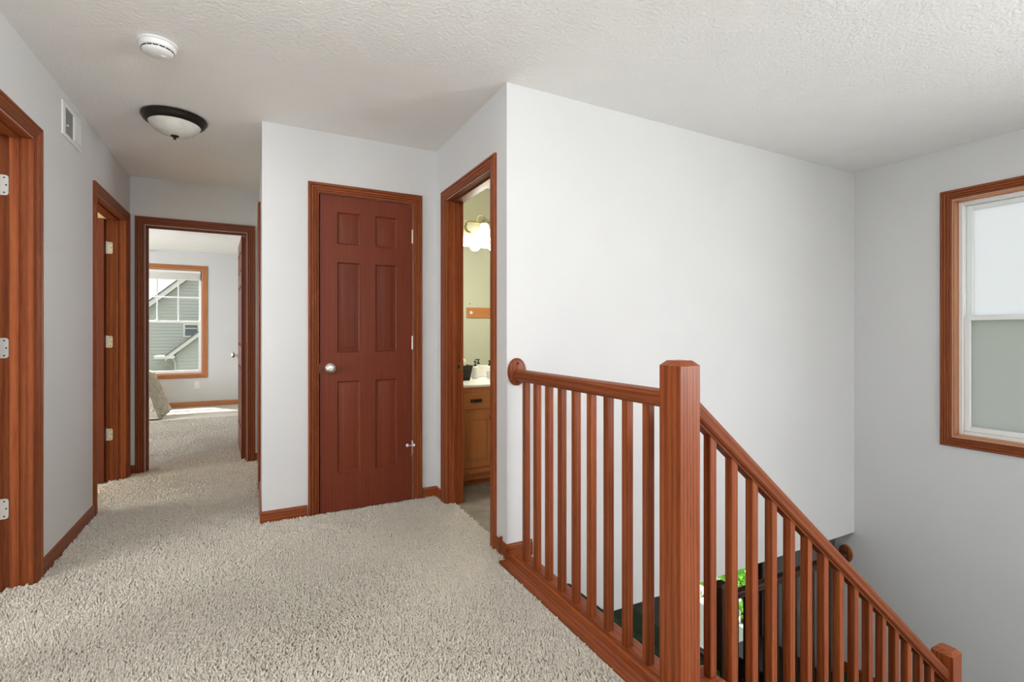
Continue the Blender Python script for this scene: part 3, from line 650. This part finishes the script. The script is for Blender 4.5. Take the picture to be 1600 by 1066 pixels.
tag(MB().lathe([(.026, 0), (.032, .07), (.030, .07), (.0245, .006)], (1.725, 3.70, CTZ), 24).build('glass_tumbler', 'tumbler'), 'small clear glass on the bathroom vanity top', 'glass')

# ------------------------------------------------------------------ yellow room lamp, bedroom
yl = thing('globe_lamp', 'small lit globe lamp on the ceiling of the yellow room', 'lamp', (-2.1, 4.3, CZ))
MB().lathe([(.06, 0), (.06, -.02), (.03, -.03)], n=20).build('canopy', 'bronze', yl)
MB().lathe([(.03, -.028), (.08, -.06), (.095, -.11), (.08, -.16), (.03, -.19), (.0005, -.195)], n=24).build('globe', mat_emit('warm_globe', (1, .85, .55), 4), yl)
l = bpy.data.lights.new('globe_light', 'POINT'); l.energy = 5; l.color = (1, .86, .6); l.shadow_soft_size = .1
lo = bpy.data.objects.new('globe_light', l); COL.objects.link(lo); lo.parent = yl; lo.location = (0, 0, -.28)

fan = thing('ceiling_fan', 'white bedroom ceiling fan showing one blade tip past the door casing', 'fan', (-1.57, 6.95, CZ))
MB().lathe([(.07, 0), (.07, -.03), (.02, -.05), (.013, -.06), (.013, -.20), (.03, -.21)], n=24).build('downrod', 'white', fan)
MB().lathe([(.03, -.20), (.10, -.22), (.125, -.26), (.125, -.33), (.09, -.37), (.05, -.39), (.0005, -.40)], n=32).build('motor', 'white', fan)
for i in range(5):
    a = R(-12 + 72 * i); c, s_ = math.cos(a), math.sin(a)
    pr = [(.10, -.02), (.20, -.055), (.45, -.068), (.57, -.066), (.60, -.04), (.61, 0), (.60, .04), (.57, .066), (.45, .068), (.20, .055), (.10, .02)]
    r0 = [(x * c - y * s_, x * s_ + y * c, -.352 + y * .2) for x, y in pr]; MB().loft([r0, [(x, y, z + .006) for x, y, z in r0]]).build('blade', 'white', fan)

bed = thing('bed', 'bed under an ivory quilted bedspread reaching the bedroom carpet', 'bed', (-2.14, 8.62, 0))
hx, hy_ = .82, .43
MB().cbox(-hx, hx, -hy_, hy_, CARPET, .30, .01).build('box_spring', 'white', bed)
rings = []
n = 96
def outline(ex, amp, ph):
    pts = []
    for i in range(n):
        a = 2 * PI * i / n; c, s_ = math.cos(a), math.sin(a); p = 8
        k = (abs(c) ** p + abs(s_) ** p) ** (-1 / p)
        w = ex + amp * math.sin(a * 17 + ph) + amp * .6 * math.sin(a * 31 + 1)
        corner = max(0, min(abs(c * k), abs(s_ * k)) - .7) / .3
        pts.append(((hx + w + corner * ex * .7) * c * k, (hy_ + w * (1 if s_ < 0 else .1) + corner * ex * .5 * (1 if s_ < 0 else 0)) * s_ * k))
    return pts
for z, ex, am in ((CARPET + .002, .19, .018), (.05, .18, .016), (.2, .14, .011), (.35, .10, .007), (.5, .055, .003), (.585, .02, 0), (.61, -.02, 0)):
    rings.append([(x, y, z) for x, y in outline(ex, am, .4)])
rings.append([(x * .3, y * .3, .625) for x, y in outline(0, 0, 0)])
MB().loft(rings[::-1], caps=False).build('bedspread', 'bedspread', bed)
MB().cbox(-hx + .02, -hx + .45, -.38, .38, .60, .72, .04).build('pillow', 'white', bed)
ol = thing('wall_outlet', 'white power outlet below the bedroom window', 'outlet', (-.80, YBED, .345))
MB().cbox(-.035, .035, -.006, 0, -.057, .057, .002).build('cover_plate', 'white', ol)
for z in (-.02, .02): MB().cbox(-.016, .016, -.009, -.005, z - .014, z + .014, .002).build('socket', 'vinyl', ol)

# ------------------------------------------------------------------ lower room furniture
cb = thing('sideboard', 'dark wood cabinet against the lower room wall beyond the landing railing', 'cabinet', (XR - .24, 2.78, LZ))
MB().box(-.2, .24, -.33, .30, 0, 1.06).build('body', 'dark_z', cb)
MB().cbox(-.225, .245, -.35, .32, 1.06, 1.09, .006).build('top', 'dark_x', cb)
for z0, z1 in ((.08, .5), (.54, .78), (.81, 1.03)):
    dr_ = MB().cbox(-.218, -.2, -.31, .28, z0, z1, .004).build('drawer', 'dark_z', cb)
    for y in (-.15, .12): MB().lathe([(.006, -.218), (.012, -.235), (.0005, -.24)], (0, y, (z0 + z1) / 2), 12, 'x').build('knob', 'nickel', dr_)

# ------------------------------------------------------------------ outside
tag(box(-60, 60, -60, 80, -3.2, -3.05).build('ground', 'grass'), 'green lawn around the houses', 'ground', kind='structure')
HY = 19.0
nh = thing('neighbour_house', 'grey-green lap sided neighbour house with a white rake seen through the bedroom window', 'house', (-2, HY, -3.05))
def siding(poly_top, x0, x1, z0, y, name, parent, lap=.105):
    """lapped boards clipped under a rake line poly_top(x) (increasing with x)"""
    mb = MB(); z = z0
    inv = lambda zz: poly_top[0] + (zz - poly_top[1]) / poly_top[2]
    zt = poly_top[1] + (x1 - poly_top[0]) * poly_top[2]
    while z < zt - .02:
        zz = min(z + lap, zt); a0 = max(x0, inv(z + .001)); a1 = max(x0, inv(zz))
        if a1 < x1: mb.add([(a0, y - .018, z), (x1, y - .018, z), (x1, y, zz), (a1, y, zz), (a0, y + .1, z), (x1, y + .1, z)], [(0, 1, 2, 3), (0, 4, 5, 1)])
        z = zz
    return mb.build(name, 'siding', parent, smooth=False)
ox, oz = 2, 3.05
# upper gable: rake through (-3.0, 1.86) slope .92 ; lower wing: rake through (-2.16, .55) slope .85, one metre nearer
G = (-3.0 + ox, 1.86 + oz, .92); K = (-2.13 + ox, .52 + oz, .86)
siding(G, -3.6 + ox, 4 + ox, 0, 0, 'siding', nh)
MB().box(-3.6 + ox, 4 + ox, .1, .25, 0, G[1] - .6 * G[2]).build('house_wall', 'siding', nh)
siding(K, -2.10 + ox, 4 + ox, 0, -1.0, 'siding', nh)
def rake(P, xa, xb, y, w, t, name, mat, dz=0):
    f = lambda x: P[1] + (x - P[0]) * P[2] + dz
    return MB().loft([[(xa, y, f(xa)), (xa, y + t, f(xa)), (xa, y + t, f(xa) + w), (xa, y, f(xa) + w)], [(xb, y, f(xb)), (xb, y + t, f(xb)), (xb, y + t, f(xb) + w), (xb, y, f(xb) + w)]]).build(name, mat, nh)
rake(G, -4.3 + ox, 2.5 + ox, -.25, .17, .06, 'rake_board', 'trimwhite')
rake(G, -4.3 + ox, 2.5 + ox, -.28, .05, 6, 'roof', 'shingle', .17)
rake(K, -2.35 + ox, 2.5 + ox, -1.22, .13, .06, 'rake_board', 'trimwhite')
rake(K, -2.35 + ox, 2.5 + ox, -1.25, .04, 1.25, 'roof', 'shingle', .13)
MB().cbox(-2.62 + ox, -2.12 + ox, -1.25, -.05, .40 + oz, .49 + oz, .01).build('gutter', 'trimwhite', nh)
MB().tube([(-2.2 + ox, -1.1, .42 + oz), (-2.11 + ox, -1.05, .28 + oz), (-2.11 + ox, -1.05, .05)], .03, 8).build('downspout', 'siding', nh)
wn = MB()
for a in ((-2.02, -.8, 1.42, 1.48), (-2.02, -.8, 1.03, 1.08), (-2.02, -1.97, 1.08, 1.42), (-.85, -.8, 1.08, 1.42), (-1.63, -1.57, 1.08, 1.42), (-1.22, -1.17, 1.08, 1.42), (-1.97, -.85, 1.30, 1.33)): wn.box(a[0] + ox, a[1] + ox, -.06, -.01, a[2] + oz, a[3] + oz)
hw = wn.build('window', 'trimwhite', nh)
MB().box(-2.0 + ox, -.82 + ox, -.03, -.015, 1.05 + oz, 1.45 + oz).build('pane', plain('dark_teal_window', (.06, .11, .12), .1), hw)
tag(MB().box(4.5, 11, 1.2, 9, -3.05, -2.98).build('patio', plain('pale_concrete', (.62, .60, .56), .8)), 'pale concrete patio outside the lower garden window', 'patio', kind='structure')
# tree outside the lower garden window
tr = thing('garden_shrub', 'bright green leafy shrub on the patio outside the lower garden window', 'shrub', (6.2, 4.75, -2.98))
MB().tube([(0, 0, 0), (.02, .01, .3), (-.02, .02, .6), (.01, 0, .95)], [.03, .025, .018, .008], 8).build('trunk', 'dark_z', tr)
N = 520; c = rng.normal(size=(N, 3)) * (.26, .30, .24) + (0, 0, .85); vv = []; ff = []
for p in c:
    a, b = rng.normal(size=3), rng.normal(size=3); a /= np.linalg.norm(a); b -= a * (a @ b); b /= np.linalg.norm(b); k = len(vv); L = .075
    vv += [p - a * L, p + b * L * .45, p + a * L, p - b * L * .45]; ff.append((k, k + 1, k + 2, k + 3))
mb = MB(); mb.add([tuple(q) for q in vv], ff); fo = mb.build('foliage', 'leaf', tr, smooth=False); fo['kind'] = 'stuff'

# ------------------------------------------------------------------ carpet pile (real tufts over the near and middle hallway)
def tufts(regions):
    P = []
    for x0, x1, y0, y1, dens in regions:
        k = int((x1 - x0) * (y1 - y0) * dens); sp_ = dens ** -.5
        nx = max(1, int((x1 - x0) / sp_)); ny = max(1, int((y1 - y0) / sp_))
        gx, gy = np.meshgrid(np.linspace(x0, x1, nx), np.linspace(y0, y1, ny)); q = np.stack([gx.ravel(), gy.ravel()], 1)
        q += np.clip(rng.normal(size=q.shape) * .35, -.6, .6) * sp_; P.append(np.concatenate([q, np.full((len(q), 1), sp_)], 1))
    P = np.concatenate(P); n = len(P); x, y, sp_ = P.T
    # slowly wandering lean of the pile (footprints, vacuum passes)
    lx = .35 * np.sin(2.1 * x + 1.3 * y) + .30 * np.sin(5.3 * y - 3.1 * x + 1) + .25 * np.sin(9 * x + 7 * y)
    ly = .35 * np.cos(1.7 * y - 2.3 * x) + .30 * np.sin(4.7 * x + 3.7 * y + 2) + .25 * np.cos(8 * y - 6 * x)
    h = .009 + .008 * rng.random(n)
    lx = (lx * .5 + rng.normal(size=n) * .34) * h; ly = (ly * .5 + rng.normal(size=n) * .34) * h
    r0 = sp_ * (.58 + .26 * rng.random(n)); a0 = rng.random(n) * 2 * PI
    V = np.zeros((n, 9, 3))
    for lev, (fr, rr) in enumerate(((0, .85), (.62, 1.0), (1.0, .45))):
        for k in range(3):
            a = a0 + k * 2 * PI / 3 + lev * .5
            V[:, lev * 3 + k, 0] = x + lx * fr + r0 * rr * np.cos(a)
            V[:, lev * 3 + k, 1] = y + ly * fr + r0 * rr * np.sin(a)
            V[:, lev * 3 + k, 2] = .001 + h * fr * 1.15
    F = []
    for lev in range(2):
        for k in range(3): F.append((lev * 3 + k, lev * 3 + (k + 1) % 3, lev * 3 + 3 + (k + 1) % 3, lev * 3 + 3 + k))
    q = np.array(F); t = np.array([[6, 7, 8]])
    base = (np.arange(n) * 9)[:, None, None]
    Q = (q[None] + base).reshape(-1, 4); Tt = (t[None] + base).reshape(-1, 3)
    me = bpy.data.meshes.new('carpet_pile'); nq, nt_ = len(Q), len(Tt)
    me.vertices.add(n * 9); me.vertices.foreach_set('co', V.ravel())
    me.loops.add(nq * 4 + nt_ * 3); me.loops.foreach_set('vertex_index', np.concatenate([Q.ravel(), Tt.ravel()]).astype(np.int32))
    me.polygons.add(nq + nt_); me.polygons.foreach_set('loop_start', np.concatenate([np.arange(nq) * 4, nq * 4 + np.arange(nt_) * 3]).astype(np.int32))
    me.update(calc_edges=True); me.validate()
    me.polygons.foreach_set('use_smooth', np.ones(nq + nt_, bool))
    return me, n
me, nt_ = tufts([(XL + .016, 1.072, 1.0, YS, 22000), (XL + .016, XB - .016, YS, 2.6, 22000), (XL + .016, XB - .016, 2.6, YC - .016, 17000), (XL + .016, XC - .016, YC - .016, YE - .01, 12000),
                 (XB - .016, XB + .05, 2.445, 3.14, 17000), (XL - .09, XL + .016, 2.27, 3.01, 17000), (XL - .09, XL + .016, 4.04, 4.85, 12000), (-.785, -.07, YE - .01, YE + .125, 9000), (-1.3, .6, YE + .125, YE + .9, 9000), (-1.3, .6, YE + .9, 7.85, 6500)])
tag(put('carpet_pile', me, 'carpet'), 'soft beige shag pile of the upstairs carpet', 'carpet', kind='stuff')
